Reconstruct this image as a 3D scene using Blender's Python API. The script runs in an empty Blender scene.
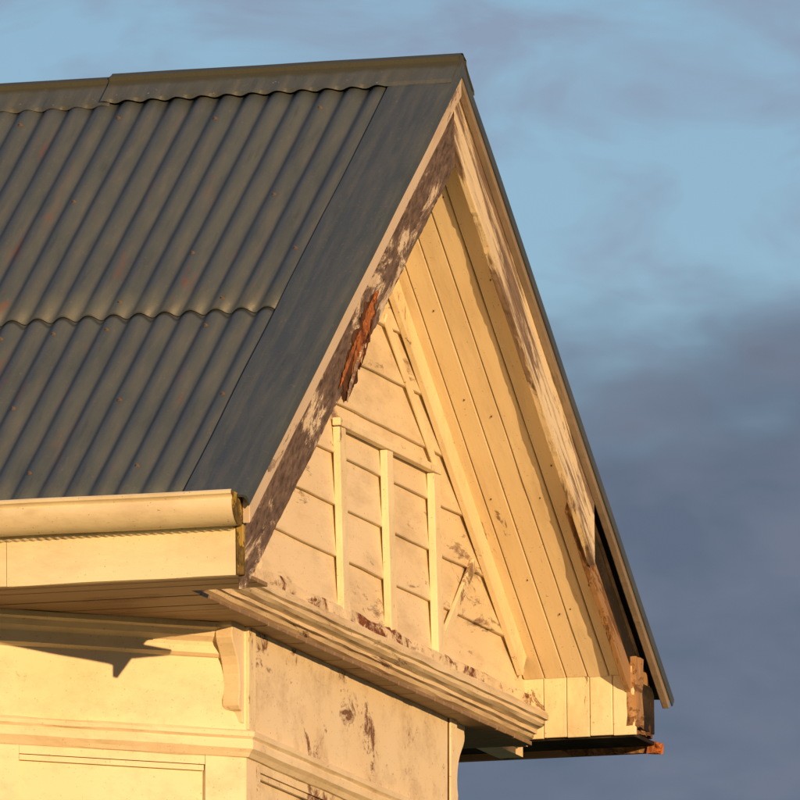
import bpy, bmesh, math, random
from math import *
from mathutils import Vector, Matrix, noise
random.seed(7)
W,H=2.017,1.568
SL=H/W; ANG=atan(SL); CA,SA=cos(ANG),sin(ANG)
EZ=9.05
scene=bpy.context.scene
def link(o): scene.collection.objects.link(o); return o
house=link(bpy.data.objects.new("weatherboard_house",None)); house.location=(0,0,EZ)

# ---------------- materials ----------------
class NT:
    def __init__(s,name):
        s.m=bpy.data.materials.new(name); s.m.use_nodes=True
        s.t=s.m.node_tree; s.b=s.t.nodes["Principled BSDF"]
    def n(s,typ,**k):
        x=s.t.nodes.new(typ)
        for a,v in k.items(): setattr(x,a,v)
        return x
    def l(s,a,b): s.t.links.new(a,b)
    def coord(s,scale=(1,1,1),loc=(0,0,0)):
        c=s.n('ShaderNodeTexCoord'); m=s.n('ShaderNodeMapping')
        m.inputs['Scale'].default_value=scale; m.inputs['Location'].default_value=loc
        s.l(c.outputs['Object'],m.inputs['Vector']); return m.outputs['Vector']
    def noise(s,vec,scale,detail=3,rough=.6,dist=0):
        x=s.n('ShaderNodeTexNoise'); x.inputs['Scale'].default_value=scale; x.inputs['Detail'].default_value=detail
        x.inputs['Roughness'].default_value=rough; x.inputs['Distortion'].default_value=dist
        s.l(vec,x.inputs['Vector']); return x.outputs['Fac']
    def ramp(s,fac,stops):
        if len(stops)==2 and not hasattr(stops[0][1],'__len__'):
            x=s.n('ShaderNodeMapRange'); s.l(fac,x.inputs[0])
            for i,v in enumerate((stops[0][0],stops[1][0],stops[0][1],stops[1][1])): x.inputs[1+i].default_value=v
            return x.outputs[0]
        x=s.n('ShaderNodeValToRGB'); e=x.color_ramp.elements
        while len(e)<len(stops): e.new(.5)
        for i,(p,c) in enumerate(stops):
            e[i].position=p; e[i].color=(*c,1)
        s.l(fac,x.inputs['Fac']); return x.outputs['Color']
    def mix(s,fac,a,b,mode='MIX'):
        x=s.n('ShaderNodeMix',data_type='RGBA',blend_type=mode)
        for sock,v in ((x.inputs[0],fac),(x.inputs[6],a),(x.inputs[7],b)):
            if isinstance(v,(int,float)): sock.default_value=v
            elif isinstance(v,tuple): sock.default_value=(*v,1)
            else: s.l(v,sock)
        return x.outputs[2]
    def math(s,op,a,b=0,c=None,clamp=False):
        x=s.n('ShaderNodeMath',operation=op); x.use_clamp=clamp
        for i,v in enumerate((a,b,c)):
            if v is None: continue
            if isinstance(v,(int,float)): x.inputs[i].default_value=v
            else: s.l(v,x.inputs[i])
        return x.outputs[0]
    def bump(s,h,strength=.5,dist=.002,prev=None):
        x=s.n('ShaderNodeBump'); x.inputs['Strength'].default_value=strength; x.inputs['Distance'].default_value=dist
        s.l(h,x.inputs['Height'])
        if prev is not None: s.l(prev,x.inputs['Normal'])
        return x.outputs['Normal']

def paint(name,col=(.80,.71,.52),peel=.0,grain=(1,1,1),wood1=(.20,.13,.09),wood2=(.42,.30,.21),dirt=.35,
          peelscale=9,grad=None,rough=.55,cracks=.4,under=None,dirtcol=(.33,.22,.13),dscale=7):
    s=NT(name)
    g=s.coord(grain); o=s.coord()
    wg=s.noise(g,60,3,.7)
    big=s.noise(o,2.3,1,.55)
    d=s.noise(g,dscale,5,.7)
    tint=s.mix(s.ramp(big,[(.35,0.),(.7,.5)]),col,(col[0]*.93,col[1]*.86,col[2]*.76))
    pc=s.mix(s.ramp(d,[(.46,0.0),(.78,dirt)]),tint,dirtcol)
    speck=s.noise(o,120,1,.6)
    pc=s.mix(s.ramp(speck,[(.70,0.),(.76,min(1,dirt*1.2))]),pc,(.18,.12,.08))
    if cracks>0:
        v=s.n('ShaderNodeTexVoronoi',feature='DISTANCE_TO_EDGE'); v.inputs['Scale'].default_value=24; s.l(g,v.inputs['Vector'])
        cr=s.ramp(v.outputs['Distance'],[(.0,1.),(.03,0.)])
        crm=s.math('MULTIPLY',cr,s.ramp(d,[(.5,0.),(.62,cracks*.7)]))
        pc=s.mix(crm,pc,(.22,.15,.10))
    if peel>0:
        wood=s.mix(s.ramp(wg,[(.3,0.),(.7,1.)]),wood1,wood2)
        sm=s.noise(g,peelscale,7,.76,.5)
        val=s.math('ADD',s.math('MULTIPLY',sm,.68),s.math('MULTIPLY',big,.32))
        if grad:
            ax,a,b,pa,pb=grad
            sep=s.n('ShaderNodeSeparateXYZ'); s.l(o,sep.inputs[0])
            mr=s.n('ShaderNodeMapRange'); s.l(sep.outputs[ax],mr.inputs[0])
            for i,vv in enumerate((a,b,pa,pb)): mr.inputs[1+i].default_value=vv
            thr=mr.outputs[0]
        else: thr=1-peel
        x=s.math('SUBTRACT',val,thr)
        mask=s.math('MULTIPLY_ADD',x,60,.5,clamp=True)
        if under:
            m2=s.math('MULTIPLY_ADD',s.math('SUBTRACT',x,.018),45,.5,clamp=True)
            wood=s.mix(m2,under,wood)
        color=s.mix(mask,pc,wood)
        h=s.math('ADD',s.math('MULTIPLY',s.math('SUBTRACT',1,mask),.9),s.math('MULTIPLY',wg,.5))
        h=s.math('ADD',h,s.math('MULTIPLY',big,2.5))
        nn=s.bump(h,.7,.002)
        s.l(s.math('MULTIPLY_ADD',mask,.3,rough,clamp=True),s.b.inputs['Roughness'])
    else:
        color=pc; s.b.inputs['Roughness'].default_value=rough
        h=s.math('ADD',s.math('MULTIPLY',wg,.35),s.math('MULTIPLY',d,1.6))
        h=s.math('ADD',h,s.math('MULTIPLY',big,6))
        nn=s.bump(h,.6,.003)
    s.l(color,s.b.inputs['Base Color']); s.l(nn,s.b.inputs['Normal'])
    s.b.inputs['Specular IOR Level'].default_value=.3
    return s.m

M_wall=paint("cream_wall_paint",(.84,.74,.56),peel=.33,grain=(.8,.8,1.2),dirt=.34,cracks=.2,peelscale=10,under=(.62,.52,.40))
M_front=paint("flaking_wall_paint",(.82,.72,.54),peel=.425,grain=(1,1,1.3),dirt=.5,cracks=.5,peelscale=8,wood1=(.12,.06,.04),wood2=(.30,.17,.11),under=(.60,.49,.38))
M_gable=paint("gable_board_paint",(.82,.72,.55),peel=.40,grain=(1,.45,1.6),dirt=.45,cracks=.2,peelscale=10,under=(.6,.5,.38))
M_soff=paint("soffit_board_paint",(.84,.73,.53),peel=.355,grain=(2,.3,.3),dirt=.38,cracks=.2,peelscale=12)
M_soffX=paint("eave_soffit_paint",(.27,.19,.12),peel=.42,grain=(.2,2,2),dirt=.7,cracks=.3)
M_corn=paint("cornice_paint",(.80,.69,.51),peel=.41,grain=(1.5,.30,2.6),dirt=.75,cracks=.4,peelscale=9,wood1=(.09,.055,.04),wood2=(.27,.16,.10),under=(.62,.50,.37))
M_plinth=paint("plinth_peeling",(.80,.70,.53),peel=.475,grain=(1,.75,1.0),dirt=.6,peelscale=13,wood1=(.08,.03,.018),wood2=(.26,.10,.055),under=(.58,.46,.34))
M_trim=paint("trim_paint",(.86,.77,.57),peel=.385,grain=(1,1,.5),dirt=.4,cracks=.2,peelscale=14)
M_fasc=paint("fascia_paint",(.88,.80,.57),peel=.31,grain=(.4,1,1),dirt=.32,cracks=.12,peelscale=12)
M_gut=paint("gutter_paint",(.84,.75,.53),peel=.0,grain=(.5,1,1),dirt=.45,cracks=0,rough=.45)
M_cap=paint("barge_cap_paint",(.64,.55,.45),peel=.42,grain=(1,.25,1),dirt=.55,cracks=.2,wood1=(.18,.14,.12),wood2=(.38,.30,.25))
M_bargeL=paint("weathered_barge",(.74,.65,.51),peel=.5,grain=(1,.34,1.1),dirt=.7,peelscale=11,grad=(1,-.15,-2.5,.41,.485),
               wood1=(.055,.040,.038),wood2=(.21,.155,.135),under=(.36,.28,.23),cracks=.5)
M_bargeR=paint("flaking_barge",(.83,.73,.54),peel=.44,grain=(1,.13,1.8),dirt=.5,peelscale=12,grad=(1,0,1.7,.475,.515),
               wood1=(.11,.08,.07),wood2=(.31,.23,.18),under=(.6,.5,.38),cracks=.4)
M_brown=paint("bare_brown_timber",(.40,.24,.12),peel=.5,grain=(1,.2,1),dirt=.7,wood1=(.07,.04,.025),wood2=(.34,.18,.08),cracks=.5)
M_black=paint("shade_black_timber",(.015,.012,.010),peel=.4,grain=(1,.3,1),dirt=.3,wood1=(.008,.006,.005),wood2=(.035,.025,.02),cracks=0,rough=.9)  # near-black colour, paints in shade for the east gap and eave undersides
M_lich=paint("lichen_endgrain",(.42,.30,.06),peel=.5,grain=(1,1,.5),dirt=.7,peelscale=18,wood1=(.03,.025,.012),wood2=(.22,.15,.05))
M_rot=paint("rotten_wood",(.50,.16,.045),peel=.5,grain=(2,.6,.25),dirt=.7,peelscale=22,wood1=(.07,.022,.012),wood2=(.46,.17,.06),cracks=.6,rough=.9,dirtcol=(.12,.04,.02),dscale=14)
M_rotd=paint("rotten_dark",(.09,.035,.02),peel=.5,grain=(2,.3,.3),dirt=.4,wood1=(.02,.01,.006),wood2=(.14,.055,.03),rough=.95)

def roofmat(name,base=(.045,.056,.058),moss=0.,rust=.0,lap=False,rough=.42,crest=False):
    s=NT(name); o=s.coord(); st=s.coord((1,.10,.10))
    a=s.noise(o,3,3,.6); b=s.noise(st,45,4,.65); c=s.noise(o,90,2,.7)
    col=s.mix(s.ramp(a,[(.3,0.),(.7,1.)]),base,tuple(x*1.3 for x in base))
    col=s.mix(s.ramp(b,[(.45,0.),(.74,.5)]),col,(.135,.135,.125))
    col=s.mix(s.ramp(b,[(.28,.45),(.40,0.)]),col,(.035,.040,.042))
    col=s.mix(s.ramp(c,[(.62,0.),(.75,.5)]),col,(.18,.15,.12))
    sep=s.n('ShaderNodeSeparateXYZ'); s.l(o,sep.inputs[0])
    if rust:
        dx=s.math('ABSOLUTE',s.math('ADD',sep.outputs[0],.93)); dy=s.math('ABSOLUTE',s.math('ADD',sep.outputs[1],1.45))
        q=s.math('ADD',dx,s.math('MULTIPLY',dy,.9))
        boost=s.ramp(q,[(.0,.13),(.34,0.)])
        r=s.noise(s.coord((1,.16,.16),(3.1,1,0)),13,5,.75)
        col=s.mix(s.ramp(s.math('ADD',r,boost),[(.60,0.),(.72,rust)]),col,(.17,.065,.040))
    if moss:
        r=s.noise(o,14,4,.7); col=s.mix(s.ramp(r,[(.42,0.),(.62,moss)]),col,(.085,.083,.045))
        r=s.noise(s.coord((1,1,1),(5,5,0)),30,4,.7); col=s.mix(s.ramp(r,[(.66,0.),(.70,.6)]),col,(.4,.38,.3))
    if crest:
        zz=s.math('ADD',sep.outputs[2],s.math('MULTIPLY',s.noise(o,25,3,.6),.02))
        col=s.mix(s.ramp(zz,[(H-.016,0.),(H-.004,.85)]),col,(.06,.058,.028))
    if lap:
        y=s.math('ABSOLUTE',s.math('SUBTRACT',sep.outputs[1],-1.152))
        m=s.math('MULTIPLY',s.math('SUBTRACT',1,s.math('DIVIDE',y,.010),clamp=True),.7)
        col=s.mix(m,col,(.015,.015,.013))
    s.l(col,s.b.inputs['Base Color'])
    s.l(s.ramp(a,[(.3,rough-.06),(.7,rough+.18)]),s.b.inputs['Roughness'])
    s.l(s.bump(s.math('ADD',c,s.math('MULTIPLY',a,3)),.35,.002),s.b.inputs['Normal'])
    s.b.inputs['Specular IOR Level'].default_value=.4
    return s.m
M_roof=roofmat("painted_corrugated_iron",base=(.062,.078,.084),rust=.75,lap=True)
M_flash=roofmat("painted_flashing",base=(.054,.069,.077),rough=.38)
M_ridge=roofmat("ridge_cap_mossy",base=(.066,.080,.084),moss=.35,crest=True)
M_edge=roofmat("galvanised_edge",base=(.26,.21,.17),rust=.5)
M_screw=roofmat("rusty_screw",base=(.13,.085,.055),rust=.3,rough=.7)

# ---------------- mesh helpers ----------------
def mk(name,verts,faces,mat,smooth=False,bevel=0,loc=(0,0,0),rot=(0,0,0),parent=house,fixn=True):
    me=bpy.data.meshes.new(name); me.from_pydata([tuple(v) for v in verts],[],faces)
    if fixn:
        bm=bmesh.new(); bm.from_mesh(me); bmesh.ops.recalc_face_normals(bm,faces=bm.faces); bm.to_mesh(me); bm.free()
    me.materials.append(mat)
    if smooth:
        for p in me.polygons: p.use_smooth=True
    o=link(bpy.data.objects.new(name,me)); o.location=loc; o.rotation_euler=rot
    if parent: o.parent=parent
    if bevel:
        b=o.modifiers.new("b",'BEVEL'); b.width=bevel; b.segments=2; b.limit_method='ANGLE'
    return o
BF=[(0,1,3,2),(4,6,7,5),(0,4,5,1),(2,3,7,6),(0,2,6,4),(1,5,7,3)]
def box(name,x0,x1,y0,y1,z0,z1,mat,bevel=.002,**k):
    v=[(x,y,z) for x in(x0,x1) for y in(y0,y1) for z in(z0,z1)]
    return mk(name,v,BF,mat,bevel=bevel,**k)
def multibox(name,boxes,mat,bevel=.002,**k):
    V=[];F=[]
    for (x0,x1,y0,y1,z0,z1) in boxes:
        n=len(V); V+=[(x,y,z) for x in(x0,x1) for y in(y0,y1) for z in(z0,z1)]
        F+=[tuple(n+i for i in f) for f in BF]
    return mk(name,V,F,mat,bevel=bevel,**k)
def sweep(name,prof,path,mat,step=.05,jit=.0,smooth=False,bevel=0,seed=0):
    pts=[]; n=len(path); segn=[]
    for i in range(n-1):
        d=Vector(path[i+1])-Vector(path[i]); d.normalize(); segn.append(Vector((d.y,-d.x)))
    for i in range(n):
        if i==0: m=segn[0]
        elif i==n-1: m=segn[-1]
        else:
            m=segn[i-1]+segn[i]; m.normalize(); m=m/ m.dot(segn[i])
        pts.append((Vector(path[i]),m))
        if i<n-1:
            L_=(Vector(path[i+1])-Vector(path[i])).length; k=int(L_/step)
            for j in range(1,k): pts.append((Vector(path[i]).lerp(Vector(path[i+1]),j/k),segn[i]))
    V=[];F=[];q=len(prof)
    for a,(p,m) in enumerate(pts):
        for b,(o,z) in enumerate(prof):
            jo=jit*noise.noise(Vector((p.x*9,p.y*9,b*1.7+seed))); jz=jit*noise.noise(Vector((p.x*7+5,p.y*7,b*2.3+seed)))
            c=p+m*(o+jo); V.append((c.x,c.y,z+jz))
    for a in range(len(pts)-1):
        for b in range(q):
            b2=(b+1)%q; F.append((a*q+b,a*q+b2,(a+1)*q+b2,(a+1)*q+b))
    F.append(tuple(range(q))); F.append(tuple((len(pts)-1)*q+i for i in range(q)))
    return mk(name,V,F,mat,smooth=smooth,bevel=bevel)
L=W/CA

# ---------------- roof ----------------
def slope_pt(side,x,s,h):
    h=h-.017
    return (x, side*(s*CA+h*SA), H-s*SA+h*CA)
def corr(name,side,x0,x1,s0,s1,h0,h1,mat,amp=.0085,pitch=.0765,rows=8):
    V=[];F=[]; nx=int((x1-x0)/pitch*14)
    for r in range(rows+1):
        s=s0+(s1-s0)*r/rows; hb=h0+(h1-h0)*r/rows
        for i in range(nx+1):
            x=x0+(x1-x0)*i/nx
            w=sin(2*pi*x/pitch); w=w+.12*cos(4*pi*x/pitch)
            h=hb+amp*w+.0022*noise.noise(Vector((x*3,s*3,side)))
            V.append(slope_pt(side,x,s,h))
    for r in range(rows):
        for i in range(nx):
            a=r*(nx+1)+i; F.append((a,a+1,a+nx+2,a+nx+1))
    o=mk(name,V,F,mat,smooth=True); m=o.modifiers.new("s",'SOLIDIFY'); m.thickness=.0012; m.offset=-1
    return o
XB=-8
lapS=1.148/CA
for side,tag in((-1,"west"),(1,"east")):
    corr(f"corrugated_iron_lower_{tag}",side,XB,-.150,lapS-.12,L+.01,.010,.010,M_roof)
    corr(f"corrugated_iron_upper_{tag}",side,XB,-.150,.03,lapS,.012,.0145,M_roof)
    prof=[(-.185,.012),(-.178,.0215),(-.165,.0235),(-.128,.0235),(-.124,.0222),(-.120,.0235),(-.07,.0235),(-.012,.0225),(.006,.022),(.0145,.016),(.016,.006),(.015,-.014),(.011,-.014),(.011,.004),(.004,.014),(-.07,.0195),(-.17,.018)]
    V=[];F=[];n=60
    for i in range(n+1):
        s=-.0+(L+.006)*i/n
        for x,h in prof: V.append(slope_pt(side,x+.0025*noise.noise(Vector((s*2,x*20,2))),s,h+.002*noise.noise(Vector((s*3,x*9,side)))))
    q=len(prof)
    for i in range(n):
        for b in range(q): F.append((i*q+b,i*q+(b+1)%q,(i+1)*q+(b+1)%q,(i+1)*q+b))
    F.append(tuple(range(q))); F.append(tuple(n*q+i for i in range(q)))
    o=mk(f"verge_flashing_{tag}",V,F,M_flash,smooth=True)
    m=o.modifiers.new("e",'EDGE_SPLIT'); m.split_angle=radians(40)
for side in(-1,1):
    V=[slope_pt(side,x,s,h) for h in(-.005,-.04) for x in(XB,-.034) for s in(0.03,L-.04)]
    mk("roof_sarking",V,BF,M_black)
def ridge(name,x0,x1,dz,wd):
    half=[(wd,.0145),(wd*.93,.0225),(.05,.026),(.030,.030),(.022,.040)]
    nx=int((x1-x0)/.0765*8); V=[];F=[]; ring=[]
    for i in range(nx+1):
        x=x0+(x1-x0)*i/nx
        w=sin(2*pi*x/.0765)
        def side_pts(sd,order):
            out=[]
            for k in order:
                s,h=half[k]; hh=h+dz; ss=s
                if k==0 and x<-.18: hh=dz+.0165+.0080*w; ss=s+.005*w+.006*noise.noise(Vector((x*5,sd,0)))
                if k==1 and x<-.18: hh=h+dz+.002*w
                out.append(slope_pt(sd,x,ss,hh))
            return out
        row=side_pts(-1,range(5))
        zt=H+.004+dz
        for a in range(1,6):
            t=pi*a/6; row.append((x,-.020*cos(t),zt+.015*sin(t)+.001*noise.noise(Vector((x*4,a,0)))))
        row+=side_pts(1,reversed(range(5)))
        ring.append(row)
    q=len(ring[0])
    for row in ring: V+=row
    for i in range(nx):
        for b in range(q-1): F.append((i*q+b,i*q+b+1,(i+1)*q+b+1,(i+1)*q+b))
    o=mk(name,V,F,M_ridge,smooth=True); m=o.modifiers.new("s",'SOLIDIFY'); m.thickness=.0015; m.offset=-1
    m=o.modifiers.new("e",'EDGE_SPLIT'); m.split_angle=radians(35)
ridge("ridge_cap_long",XB,-1.03,.000,.145)
ridge("ridge_cap_front",-1.055,.014,.009,.135)
mk("ridge_cap_end",[(x,y,H+z) for x in(.0125,.004) for y,z in((-.05,-.045),(.05,-.045),(.03,.0),(.012,.022),(-.012,.022),(-.03,.0))],
   [(0,1,2,3,4,5),(11,10,9,8,7,6)]+[(i,(i+1)%6,6+(i+1)%6,6+i) for i in range(6)],M_ridge)
def screws():
    V=[];F=[]
    rows=[(.60/CA,.021),(.885/CA,.021),(1.10/CA,.0225),(1.22/CA,.0185),(1.55/CA,.0185),(1.86/CA,.0185),(.20/CA,.0205)]
    for side in(-1,1):
        for ri,(s,h) in enumerate(rows):
            k=ri%3; i=-100
            while i*.0765<-.2:
                x=(i+.25)*.0765; i+=1
                if (i+k*2)%4 and not (ri in(3,) and (i+1)%3==0): continue
                if x<XB+.1 or random.random()<.12: continue
                ss=s+random.uniform(-.02,.02); x+=random.uniform(-.006,.006)
                r=.0055; n=len(V)
                for hh,rr in((-.001,r*1.35),(.0015,r*1.3),(.002,r*.8),(.006,r*.7)):
                    for a in range(6): V.append(slope_pt(side,x+rr*cos(a*pi/3),ss+rr*sin(a*pi/3),h+hh))
                for l in range(3):
                    for a in range(6): F.append((n+l*6+a,n+l*6+(a+1)%6,n+l*6+6+(a+1)%6,n+l*6+6+a))
                F.append(tuple(n+18+a for a in range(6)))
    mk("roofing_screws",V,F,M_screw)
screws()

# ---------------- barge boards ----------------
def rb2(name,side,v0,v1,x0,x1,mat,apex=False,s0=0,endY=None,jit=.002,seed=0,bevel=.0025,step=.02):
    s1e=endY/CA
    n=max(2,int((s1e-s0)/step)); V=[];F=[]
    for i in range(n+1):
        t=i/n
        for (x,v,jj) in ((x0,v0,0),(x1,v0,0),(x1,v1,1),(x0,v1,1)):
            d=v*CA
            sa=d*SA/CA if apex else s0
            sb=(endY+ d*SA)/CA
            s=sa+(sb-sa)*t
            dd=d+jit*((1.5 if jj else .5)*noise.noise(Vector((s*5,seed,jj*7)))+(.7 if jj else .2)*noise.noise(Vector((s*45,seed,jj*5+3))))
            V.append((x,s*side,-dd))
    for i in range(n):
        for b in range(4):
            b2=(b+1)%4; F.append((i*4+b,i*4+b2,(i+1)*4+b2,(i+1)*4+b))
    F.append((0,1,2,3)); F.append(tuple(n*4+i for i in range(4)))
    return mk(name,V,F,mat,bevel=bevel,loc=(0,0,H),rot=(-ANG*side,0,0))
rb2("barge_capping_west",-1,-.002,.100,-.012,.010,M_cap,apex=True,endY=W-.035,seed=1,jit=.0015)
rb2("barge_board_west",-1,.02,.300,-.034,-.0125,M_bargeL,apex=True,endY=W-.06,seed=2,jit=.006)
rb2("barge_capping_east",1,-.002,.060,-.012,.010,M_edge,apex=True,endY=W-.03,seed=3,jit=.0015)
rb2("barge_board_east",1,.02,.240,-.034,-.0125,M_bargeR,apex=True,endY=1.325,seed=4,jit=.004)
rb2("gap_shade_board_east",1,.02,.165,-.06,-.037,M_black,s0=1.2/CA,endY=W-.06,seed=5)  # black board painted as the shadowed void where the barge board stops
rb2("outer_rafter_east",1,.140,.230,-.055,-.0362,M_brown,s0=1.27/CA,endY=W-.2,seed=6,jit=.006)
box("barge_foot_west",-.036,-.013,-(W-.045),-(W-.062),-.215,.0,M_lich,bevel=.003)
def chunk(name,x0,x1,y0,y1,z0,z1,mat,seed,j=.012):
    bm=bmesh.new(); bmesh.ops.create_cube(bm,size=1); bmesh.ops.subdivide_edges(bm,edges=bm.edges[:],cuts=5,use_grid_fill=True)
    for v in bm.verts:
        p=Vector((x0+(v.co.x+.5)*(x1-x0),y0+(v.co.y+.5)*(y1-y0),z0+(v.co.z+.5)*(z1-z0)))
        p+=Vector((noise.noise(p*40+Vector((seed,0,0))),noise.noise(p*35+Vector((0,seed,0))),noise.noise(p*38+Vector((0,0,seed)))))*j
        v.co=p
    me=bpy.data.meshes.new(name); bm.to_mesh(me); bm.free(); me.materials.append(mat)
    o=link(bpy.data.objects.new(name,me)); o.parent=house; return o
chunk("rafter_foot_east",-.05,-.02,W-.27,W-.20,-.12,.09,M_brown,1,.006)
chunk("rafter_foot_east_b",-.075,-.035,W-.20,W-.11,-.13,.06,M_brown,5,.008)
chunk("rafter_foot_east_c",-.06,-.03,W-.13,W-.07,-.13,.02,M_rotd,7,.008)
chunk("fascia_stub_east",-.052,-.010,W-.065,W-.03,-.170,-.140,M_rot,9,.013)

def jag(name,pts,x,mat,th=.006,seed=0,wm=1.0):
    n=64; C=[]
    for i in range(n+1):
        t=i/n*(len(pts)-1); a=min(int(t),len(pts)-2); f=t-a
        C.append(tuple(pts[a][k]*(1-f)+pts[a+1][k]*f for k in range(3)))
    V=[];F=[]
    for i,(y,z,w) in enumerate(C):
        w*=wm
        w1=w*(1+1.0*noise.noise(Vector((i*.2,seed,1)))+.25*noise.noise(Vector((i*.9,seed,1)))); w2=w*(1+1.0*noise.noise(Vector((i*.2,seed,8)))+.25*noise.noise(Vector((i*.9,seed,1))))
        nx=th*(.5+1.0*abs(noise.noise(Vector((i*.2,seed,4)))))
        V+=[(x,y-w1*.80,z+w1*.6),(x+nx,y-w1*.25,z+w1*.2),(x+nx*.3,y,z),(x+nx*.9,y+w2*.4,z-w2*.3),(x,y+w2*.80,z-w2*.6)]
    for i in range(n):
        for b in range(4): F.append((i*5+b,i*5+b+1,i*5+6+b,i*5+5+b))
    return mk(name,V,F,mat)
jag("rot_cavity",[(-.74,.78,.004),(-.80,.73,.024),(-.88,.645,.038),(-.97,.545,.048),(-1.04,.46,.034),(-1.08,.41,.008)],-.0105,M_rotd,.003,seed=1,wm=1.1)
jag("rot_orange_wood",[(-.765,.775,.002),(-.82,.71,.018),(-.875,.65,.026),(-.93,.575,.024),(-.985,.51,.012),(-1.01,.47,.002)],-.008,M_rot,.010,seed=2,wm=1.0)
jag("rot_splinter",[(-.90,.60,.002),(-.96,.545,.009),(-1.03,.46,.010),(-1.065,.41,.003)],-.003,M_bargeR,.004,seed=3)
jag("rot_splinter_b",[(-.93,.63,.002),(-.99,.57,.010),(-1.06,.50,.010),(-1.12,.44,.002)],-.007,M_rot,.003,seed=6)
jag("rot_splinter_c",[(-.80,.69,.002),(-.845,.63,.008),(-.90,.565,.006),(-.93,.53,.001)],-.005,M_rotd,.003,seed=8)

# ---------------- rake soffits ----------------
NV=[];NF=[]
for side,tag in((-1,"west"),(1,"east")):
    nb=5; x0=-.372; x1=-.036; wv=(x1-x0)/nb
    for k in range(nb):
        a=x0+k*wv+.0014; b=x0+(k+1)*wv-.0014
        rb2(f"rake_soffit_board_{tag}_{k+1}",side,.160,.178+.0020*random.uniform(-1,1),a,b,M_soff,apex=True,endY=1.747-(0 if side>0 else -.1),seed=10+k,jit=.0015,bevel=.003,step=.1)
        y=.12+random.uniform(0,.15)
        while y<1.7:
            xx=(a+b)/2+random.uniform(-.02,.02); yy=side*(y+random.uniform(-.05,.05)); zz=H-abs(yy)*SL-.1815
            if random.random()<.5:
                n=len(NV); r_=.0015
                NV+=[(xx+sx*r_,yy+sy*r_,zz-sy*r_*SL*side+h) for sx in(-1,1) for sy in(-1,1) for h in(-.0004,.003)]
                NF+=[tuple(n+i for i in f) for f in BF]
            y+=.31
    rb2(f"soffit_backing_{tag}",side,.12,.157,x0,x1,M_black,apex=True,endY=1.74,seed=20,jit=0,bevel=0,step=.2)
mk("soffit_nail_heads",NV,NF,M_rotd)
bx=[];nb=5
for k in range(nb):
    a=-.382+k*.072; bx.append((a+.001,a+.071,1.748,1.762,-.146+.002*(k%2),.062))
multibox("eave_box_boards_east",bx,M_trim,bevel=.0025)
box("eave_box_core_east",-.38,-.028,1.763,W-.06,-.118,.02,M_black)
box("eave_soffit_east",XB,-.03,1.764,W-.05,-.150,-.138,M_black)  # black colour paints in the shade under the east eave
box("eave_fascia_east",XB,-.060,W-.05,W-.03,-.170,.0,M_brown)
box("main_soffit_east",XB,-.384,1.47,1.763,-.152,-.139,M_black)  # blackened too, so its sunlit edge reads as shaded

# ---------------- gable wall weatherboards ----------------
def gable():
    V=[];F=[]
    z=-.02; hgt=.150
    while z<H-.2:
        z1=min(z+hgt+.012,H-.175)
        ya=min((H-.165-z)/SL,1.70); yb=min((H-.165-z1)/SL,1.70)
        ys=[-1+2*i/24 for i in range(25)]
        n=len(V)
        for u in ys:
            jz=.004*noise.noise(Vector((u*6,z*9,0))); jx=.003*noise.noise(Vector((u*5,z*7,4)))
            V+= [(-.372,ya*u,z+jz),(-.351+jx,ya*u,z+jz),(-.350+jx,ya*u*.999,z+.003+jz),(-.364,yb*u,z1)]
        for i in range(24):
            for b in range(3): F.append((n+i*4+b,n+i*4+b+1,n+i*4+5+b,n+i*4+4+b))
        z+=hgt
    mk("gable_weatherboards",V,F,M_gable)
    mk("gable_wall_core",[(x,y,zz) for x in(-.374,-.45) for y,zz in((-1.74,-.2),(1.74,-.2),(1.74,.05),(0,H-.15),(-1.74,.05))],
       [(0,1,2,3,4),(9,8,7,6,5),(0,5,6,1),(1,6,7,2),(2,7,8,3),(3,8,9,4),(4,9,5,0)],M_wall)
gable()
def strip(name,y0,z0,y1,z1,w,x0,x1,mat):
    d=Vector((y1-y0,z1-z0)); d.normalize(); p=Vector((-d.y,d.x))*w/2
    V=[]
    for x in(x0,x1):
        V+=[(x,y0+p.x,z0+p.y),(x,y1+p.x,z1+p.y),(x,y1-p.x,z1-p.y),(x,y0-p.x,z0-p.y)]
    return mk(name,V,[(0,1,2,3),(7,6,5,4),(0,4,5,1),(1,5,6,2),(2,6,7,3),(3,7,4,0)],mat,bevel=.0025)
for i,y in enumerate((-.085,.355,.80)):
    strip(f"gable_batten_{i+1}",y+.015,-.03,y-.012,.505,.060,-.352,-.331+.001*i,M_trim)
box("gable_rail",-.352,-.328,-.13,.83,.507,.530,M_trim,bevel=.003)
for s_ in(-1,1):
    strip("rake_frieze",s_*.02,1.345,s_*1.66,1.345-1.64*SL,.10,-.350,-.338,M_trim)
    strip("rake_bead",s_*.02,1.278,s_*1.62,1.278-1.60*SL,.022,-.350,-.330,M_trim)
    strip("upper_brace",s_*.83,.535,s_*.36,.90,.035,-.350,-.3425,M_trim)
    strip("lower_brace",s_*.83,-.01,s_*1.18,.30,.035,-.350,-.338,M_trim)
sweep("gable_plinth",[(0,-.095),(.022,-.095),(.022,-.03),(.016,-.018),(0,-.015)],[(-.350,-1.72),(-.350,1.66)],M_plinth,step=.02,jit=.010)

# ---------------- cornice ----------------
prof=[(0,-.09),(.095,-.088),(.100,-.094),(.100,-.112),(.091,-.116),(.090,-.126),(.082,-.134),(.070,-.140),(.066,-.141),(.066,-.152),(.056,-.155),(.050,-.166),(.036,-.172),(.034,-.190),(0,-.192)]
sweep("gable_cornice",prof,[(-.350,-1.72),(-.350,1.60)],M_corn,step=.015,jit=.0035)

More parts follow.
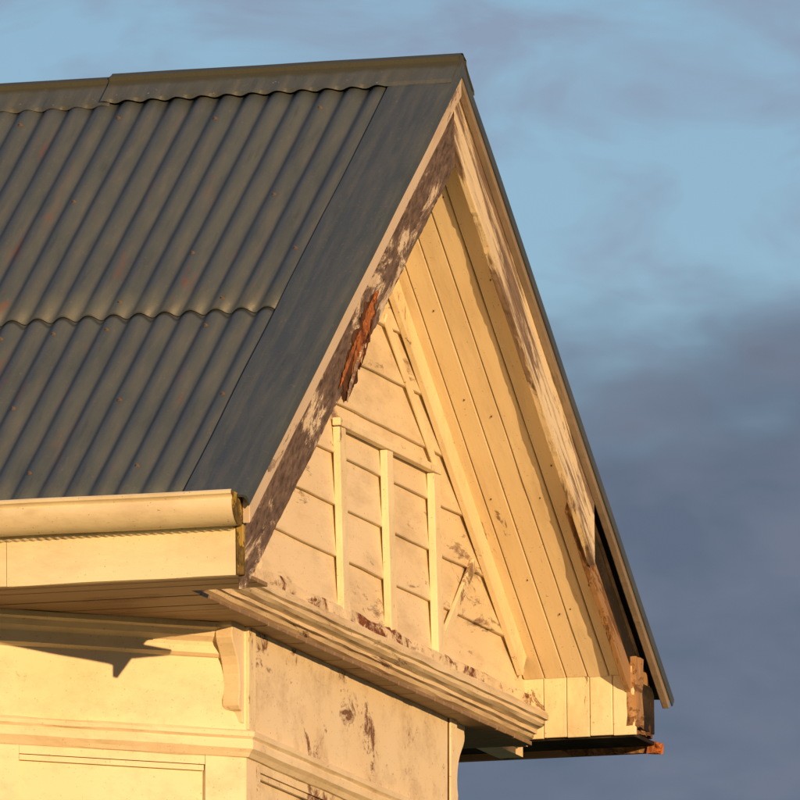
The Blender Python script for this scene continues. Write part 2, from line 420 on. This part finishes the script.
# ---------------- eaves west ----------------
FY=-(W-.05)
sweep("fascia_west_long",[(0,-.213),(0,-.03),(-.02,-.03),(-.02,-.213)],[(XB,FY),(-.712,FY)],M_fasc,step=.06,jit=.0025)
sweep("fascia_west_end",[(.001,-.214),(.001,-.03),(-.02,-.03),(-.02,-.214)],[(-.710,FY),(-.037,FY)],M_fasc,step=.04,jit=.0025,seed=4)
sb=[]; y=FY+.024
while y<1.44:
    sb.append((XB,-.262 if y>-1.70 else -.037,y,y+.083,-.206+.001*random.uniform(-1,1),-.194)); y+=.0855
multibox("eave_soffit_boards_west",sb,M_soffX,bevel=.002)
G=[(-.012,-.078),(-.050,-.080),(-.068,-.070),(-.082,-.056),(-.090,-.038),(-.092,-.018),(-.086,-.010),(-.090,-.004),(-.097,.000),(-.098,.007),(-.092,.012),(-.084,.009),(-.081,.002),(-.080,-.015),(-.070,-.050),(-.045,-.070),(-.014,-.070),(-.014,-.005),(-.010,-.005)]
V=[];F=[];xs=[XB]+[-4+ i*.05 for i in range(80)]+[-.018]
for x in xs:
    for (o_,z) in G:
        V.append((x,FY+o_+.002*noise.noise(Vector((x*3,o_*30,0))),z+.003*noise.noise(Vector((x*2.5,3,0)))))
q=len(G)
for i in range(len(xs)-1):
    for b in range(q): F.append((i*q+b,i*q+(b+1)%q,(i+1)*q+(b+1)%q,(i+1)*q+b))
mk("gutter_west",V,F,M_gut,smooth=True).modifiers.new("e",'EDGE_SPLIT').split_angle=radians(45)
cap=[(-.012,-.078),(-.050,-.080),(-.068,-.070),(-.082,-.056),(-.090,-.038),(-.092,-.018),(-.086,-.010),(-.090,-.004),(-.097,.000),(-.098,.007),(-.010,.007)]
n=len(cap)
mk("gutter_stop_end",[(x,FY+a,b) for x in(-.0175,-.014) for a,b in cap],[tuple(range(n)),tuple(range(2*n-1,n-1,-1))]+[(i,(i+1)%n,n+(i+1)%n,n+i) for i in range(n)],M_lich)
V=[];F=[];nx=int((7.0)/.024*6)
for i in range(nx+1):
    x=-7.02+6.98*i/nx; w=(.5+.5*sin(2*pi*x/.024))*(.6+.8*abs(noise.noise(Vector((x*6,0,0)))))
    V+=[(x,FY-.004,-.075),(x,FY-.020+.003*w,-.077),(x,FY-.016+.003*w,-.086+.003*w),(x,FY-.002,-.091+.004*w)]
for i in range(nx):
    for b in range(3): F.append((i*4+b,i*4+b+1,i*4+5+b,i*4+4+b))
mk("gutter_ribbed_guard",V,F,M_gut,smooth=True)

rack=Matrix.Identity(4); rack[1][2]=-.034   # the old timber gable leans very slightly toward the west
for o in list(house.children): o.matrix_parent_inverse=rack

# ---------------- bay walls ----------------
CD=(.62,.53)
bay=[(-.33-CD[0],-.99-CD[1]),(-.33,-.99),(-.33,.94),(-.33-CD[0],.94+CD[1])]
full=[(XB,bay[0][1]),bay[0],bay[1],bay[2],bay[3],(XB,bay[3][1])]
def wallseg(name,a,b,z0,z1,mat,th=.02,off=0):
    sweep(name,[(off,z0),(off,z1),(off-th,z1),(off-th,z0)],[a,b],mat,step=.1)
wallseg("bay_frieze_west",bay[0],bay[1],-.52,-.2,M_wall)
wallseg("bay_frieze_front",bay[1],bay[2],-.52,-.19,M_front,off=.0015)
wallseg("bay_frieze_east",bay[2],bay[3],-.52,-.2,M_wall)
band=[(0,-.503),(.020,-.503),(.028,-.510),(.028,-.522),(.020,-.530),(.024,-.536),(.024,-.556),(.014,-.566),(.006,-.578),(0,-.58)]
sweep("bay_band_moulding",band,full[1:5],M_wall,step=.04,jit=.003)
bed=[(0,-.205),(.062,-.207),(.062,-.222),(.050,-.228),(.040,-.245),(.022,-.258),(.018,-.270),(.018,-.290),(.008,-.298),(0,-.300)]
sweep("wall_bed_moulding_west",bed,[full[1],(full[2][0]-.06,full[2][1]-.06*CD[1]/CD[0])],M_wall,step=.05,jit=.0015)
sweep("wall_bed_moulding_east",bed,[(full[3][0]-.06,full[3][1]+.06*CD[1]/CD[0]),full[4]],M_wall,step=.05)
g=NT("window_glass"); g.b.inputs['Base Color'].default_value=(.02,.025,.03,1); g.b.inputs['Roughness'].default_value=.05; M_glass=g.m
def facet(tag,a,b,mat):
    a=Vector(a);b=Vector(b);d=(b-a);Ln=d.length;d.normalize()
    def P(t): return tuple(a+d*t)
    wallseg(f"bay_stile_{tag}_1",P(.001),P(.125),-3.6,-.578,mat,th=.03)
    wallseg(f"bay_stile_{tag}_2",P(Ln-.125),P(Ln-.001),-3.6,-.578,mat,th=.03)
    wallseg(f"bay_rail_{tag}",P(.126),P(Ln-.126),-.605,-.578,mat,th=.03,off=-.001)
    wallseg(f"bay_panel_{tag}",P(.126),P(Ln-.126),-1.1,-.607,mat,th=.02,off=-.018)
    wallseg(f"bay_panel_bead_{tag}",P(.128),P(Ln-.128),-.622,-.607,mat,th=.012,off=-.006)
    wallseg(f"window_head_{tag}",P(.126),P(Ln-.126),-1.2,-1.1,mat,th=.04,off=.0)
    wallseg(f"window_glass_{tag}",P(.126),P(Ln-.126),-2.7,-1.2,M_glass,th=.006,off=-.04)
    wallseg(f"window_meeting_rail_{tag}",P(.126),P(Ln-.126),-1.97,-1.92,mat,th=.03,off=-.012)
    for t in(.127,Ln-.167): wallseg(f"window_sash_stile_{tag}",P(t),P(t+.04),-2.7,-1.2,mat,th=.03,off=-.014)
    wallseg(f"window_sill_{tag}",P(.126),P(Ln-.126),-2.78,-2.7,mat,th=.08,off=.03)
    wallseg(f"window_apron_{tag}",P(.126),P(Ln-.126),-3.6,-2.78,mat,th=.02,off=-.01)
facet("west",bay[0],bay[1],M_wall); facet("front",bay[1],bay[2],M_front); facet("east",bay[2],bay[3],M_wall)
sweep("base_wall",[(0,-5.2),(.02,-5.2),(.02,-3.6),(-.05,-3.6)],full,M_wall,step=.5)
wallseg("main_wall_west",full[0],full[1],-3.6,-.2,M_wall,th=.1)
wallseg("main_wall_east",full[4],full[5],-3.6,-.2,M_wall,th=.1)
multibox("bay_corner_boards",[(-.34,-.322,bay[1][1]-.0015,bay[1][1]+.06,-.50,-.195),(-.34,-.322,bay[2][1]-.06,bay[2][1]+.0015,-.50,-.195)],M_trim,bevel=.002)
wallseg("corner_split_gap",(-.33,bay[2][1]-.072),(-.33,bay[2][1]-.061),-.50,-.2,M_rotd,off=.003,th=.01)
def bracket(name,y0,side):
    out=[(.0,-.195),(.115,-.195),(.115,-.215),(.108,-.222),(.113,-.235),(.110,-.250),(.100,-.265),(.085,-.280),(.068,-.298),(.054,-.320),(.045,-.345),(.041,-.375),(.043,-.400),(.050,-.418),(.048,-.436),(.038,-.447),(.022,-.450),(.016,-.465),(.012,-.48),(0,-.485)]
    n=len(out)
    V=[(x,y0+side*(.003+a),z) for x in(-.385,-.335) for a,z in out]
    mk(name,V,[tuple(range(n)),tuple(range(2*n-1,n-1,-1))]+[(i,(i+1)%n,n+(i+1)%n,n+i) for i in range(n)],M_wall,bevel=.003)
bracket("eave_bracket_west",bay[1][1],-1); bracket("eave_bracket_east",bay[2][1],1)

# ---------------- ground: one sheet with a knoll ----------------
def gz(x,y):
    r=max(0,sqrt((x+3.5)**2+y*y)-7); t=min(r/22,1); t=t*t*(3-2*t)
    return 4.5*(1-t)+ .08*noise.noise(Vector((x*.3,y*.3,0)))*(1 if r<300 else 0)
ax=[]
v=0;st=.8
while v<4000: ax.append(v); v+=st; st*=1.09
ax=[-a for a in reversed(ax[1:])]+ax
V=[(x-3,y,gz(x-3,y)) for x in ax for y in ax]; n=len(ax)
F=[(i*n+j,(i+1)*n+j,(i+1)*n+j+1,i*n+j+1) for i in range(n-1) for j in range(n-1)]
s=NT("grass"); o=s.coord()
s.l(s.ramp(s.noise(o,.8,4,.7),[(.3,(.035,.06,.015)),(.7,(.09,.11,.03))]),s.b.inputs['Base Color']); s.b.inputs['Roughness'].default_value=.9
mk("ground",V,F,s.m,smooth=True,parent=None)

# ---------------- camera ----------------
th,p,tx,tz,DD=radians(72.04726),radians(9.432074),-.184465,.586038,49.0566
r=Vector((sin(th),cos(th),0)); f=Vector((-cos(th)*cos(p),sin(th)*cos(p),sin(p))); u=r.cross(f)
C=r*tx+Vector((0,0,tz))-f*DD+Vector((0,0,EZ))
cd=bpy.data.cameras.new("camera"); cam=link(bpy.data.objects.new("camera",cd)); scene.camera=cam
cam.matrix_world=Matrix(((r.x,u.x,-f.x,C.x),(r.y,u.y,-f.y,C.y),(r.z,u.z,-f.z,C.z),(0,0,0,1)))
cd.sensor_width=36; cd.lens=346*DD/800*36; cd.clip_end=12000; cd.clip_start=.5

# ---------------- light ----------------
ts=Vector((.659,-.753,.0)).normalized(); el=radians(7.5)
ts=Vector((ts.x*cos(el),ts.y*cos(el),sin(el)))
sd=bpy.data.lights.new("sun",'SUN'); sun=link(bpy.data.objects.new("sun",sd))
sd.energy=5.0; sd.angle=radians(.5); sd.color=(1.0,.60,.25)
sun.rotation_euler=ts.to_track_quat('Z','Y').to_euler()
w=bpy.data.worlds.new("World"); scene.world=w; w.use_nodes=True; nt=w.node_tree
bg=nt.nodes["Background"]; bg.inputs[1].default_value=.10
S=NT.__new__(NT); S.t=nt
sky=S.n('ShaderNodeTexSky',sky_type='NISHITA'); sky.sun_disc=False; sky.sun_elevation=el
sky.sun_rotation=atan2(ts.x,ts.y)
tc=S.n('ShaderNodeTexCoord'); D3=tc.outputs['Generated']
def dot(vec):
    x=S.n('ShaderNodeVectorMath',operation='DOT_PRODUCT'); S.l(D3,x.inputs[0]); x.inputs[1].default_value=vec; return x.outputs['Value']
A=dot(tuple(r)); Z=dot((0,0,1))
mp=S.n('ShaderNodeMapping'); mp.inputs['Scale'].default_value=(1,1,1.9); S.l(D3,mp.inputs['Vector'])
n1=S.noise(mp.outputs[0],42,4,.5,.3); n2=S.noise(mp.outputs[0],110,3,.55,.2)
nn=S.math('ADD',S.math('MULTIPLY',n1,.75),S.math('MULTIPLY',n2,.25))
hgt=S.math('SUBTRACT',.1695,Z)
bank=S.math('ADD',S.math('MULTIPLY',hgt,75),S.math('MULTIPLY',S.math('SUBTRACT',nn,.5),3.2))
bank=S.math('ADD',bank,S.math('MULTIPLY',A,22))
bank=S.math('MULTIPLY_ADD',bank,.9,.1,clamp=True)
sm=S.n('ShaderNodeMapRange',interpolation_type='SMOOTHSTEP'); S.l(bank,sm.inputs[0]); bankm=sm.outputs[0]
wf=S.math('ADD',S.noise(mp.outputs[0],75,4,.55,.4),S.math('MULTIPLY',S.math('MINIMUM',S.math('SUBTRACT',Z,.172),.018),6))
wisps=S.ramp(wf,[(.46,0.),(.68,.7)])
clear=S.mix(1.0,sky.outputs[0],(1.0,1.18,1.50),'MULTIPLY')
c1=S.mix(wisps,clear,(2.55,2.95,4.1))
dk=S.mix(S.ramp(n2,[(.35,0.),(.65,1.)]),(1.2,1.56,2.25),(1.6,1.9,2.62))
c2=S.mix(bankm,c1,dk)
S.l(c2,bg.inputs[0])
scene.view_settings.view_transform='Standard'; scene.view_settings.look='None'; scene.view_settings.exposure=0
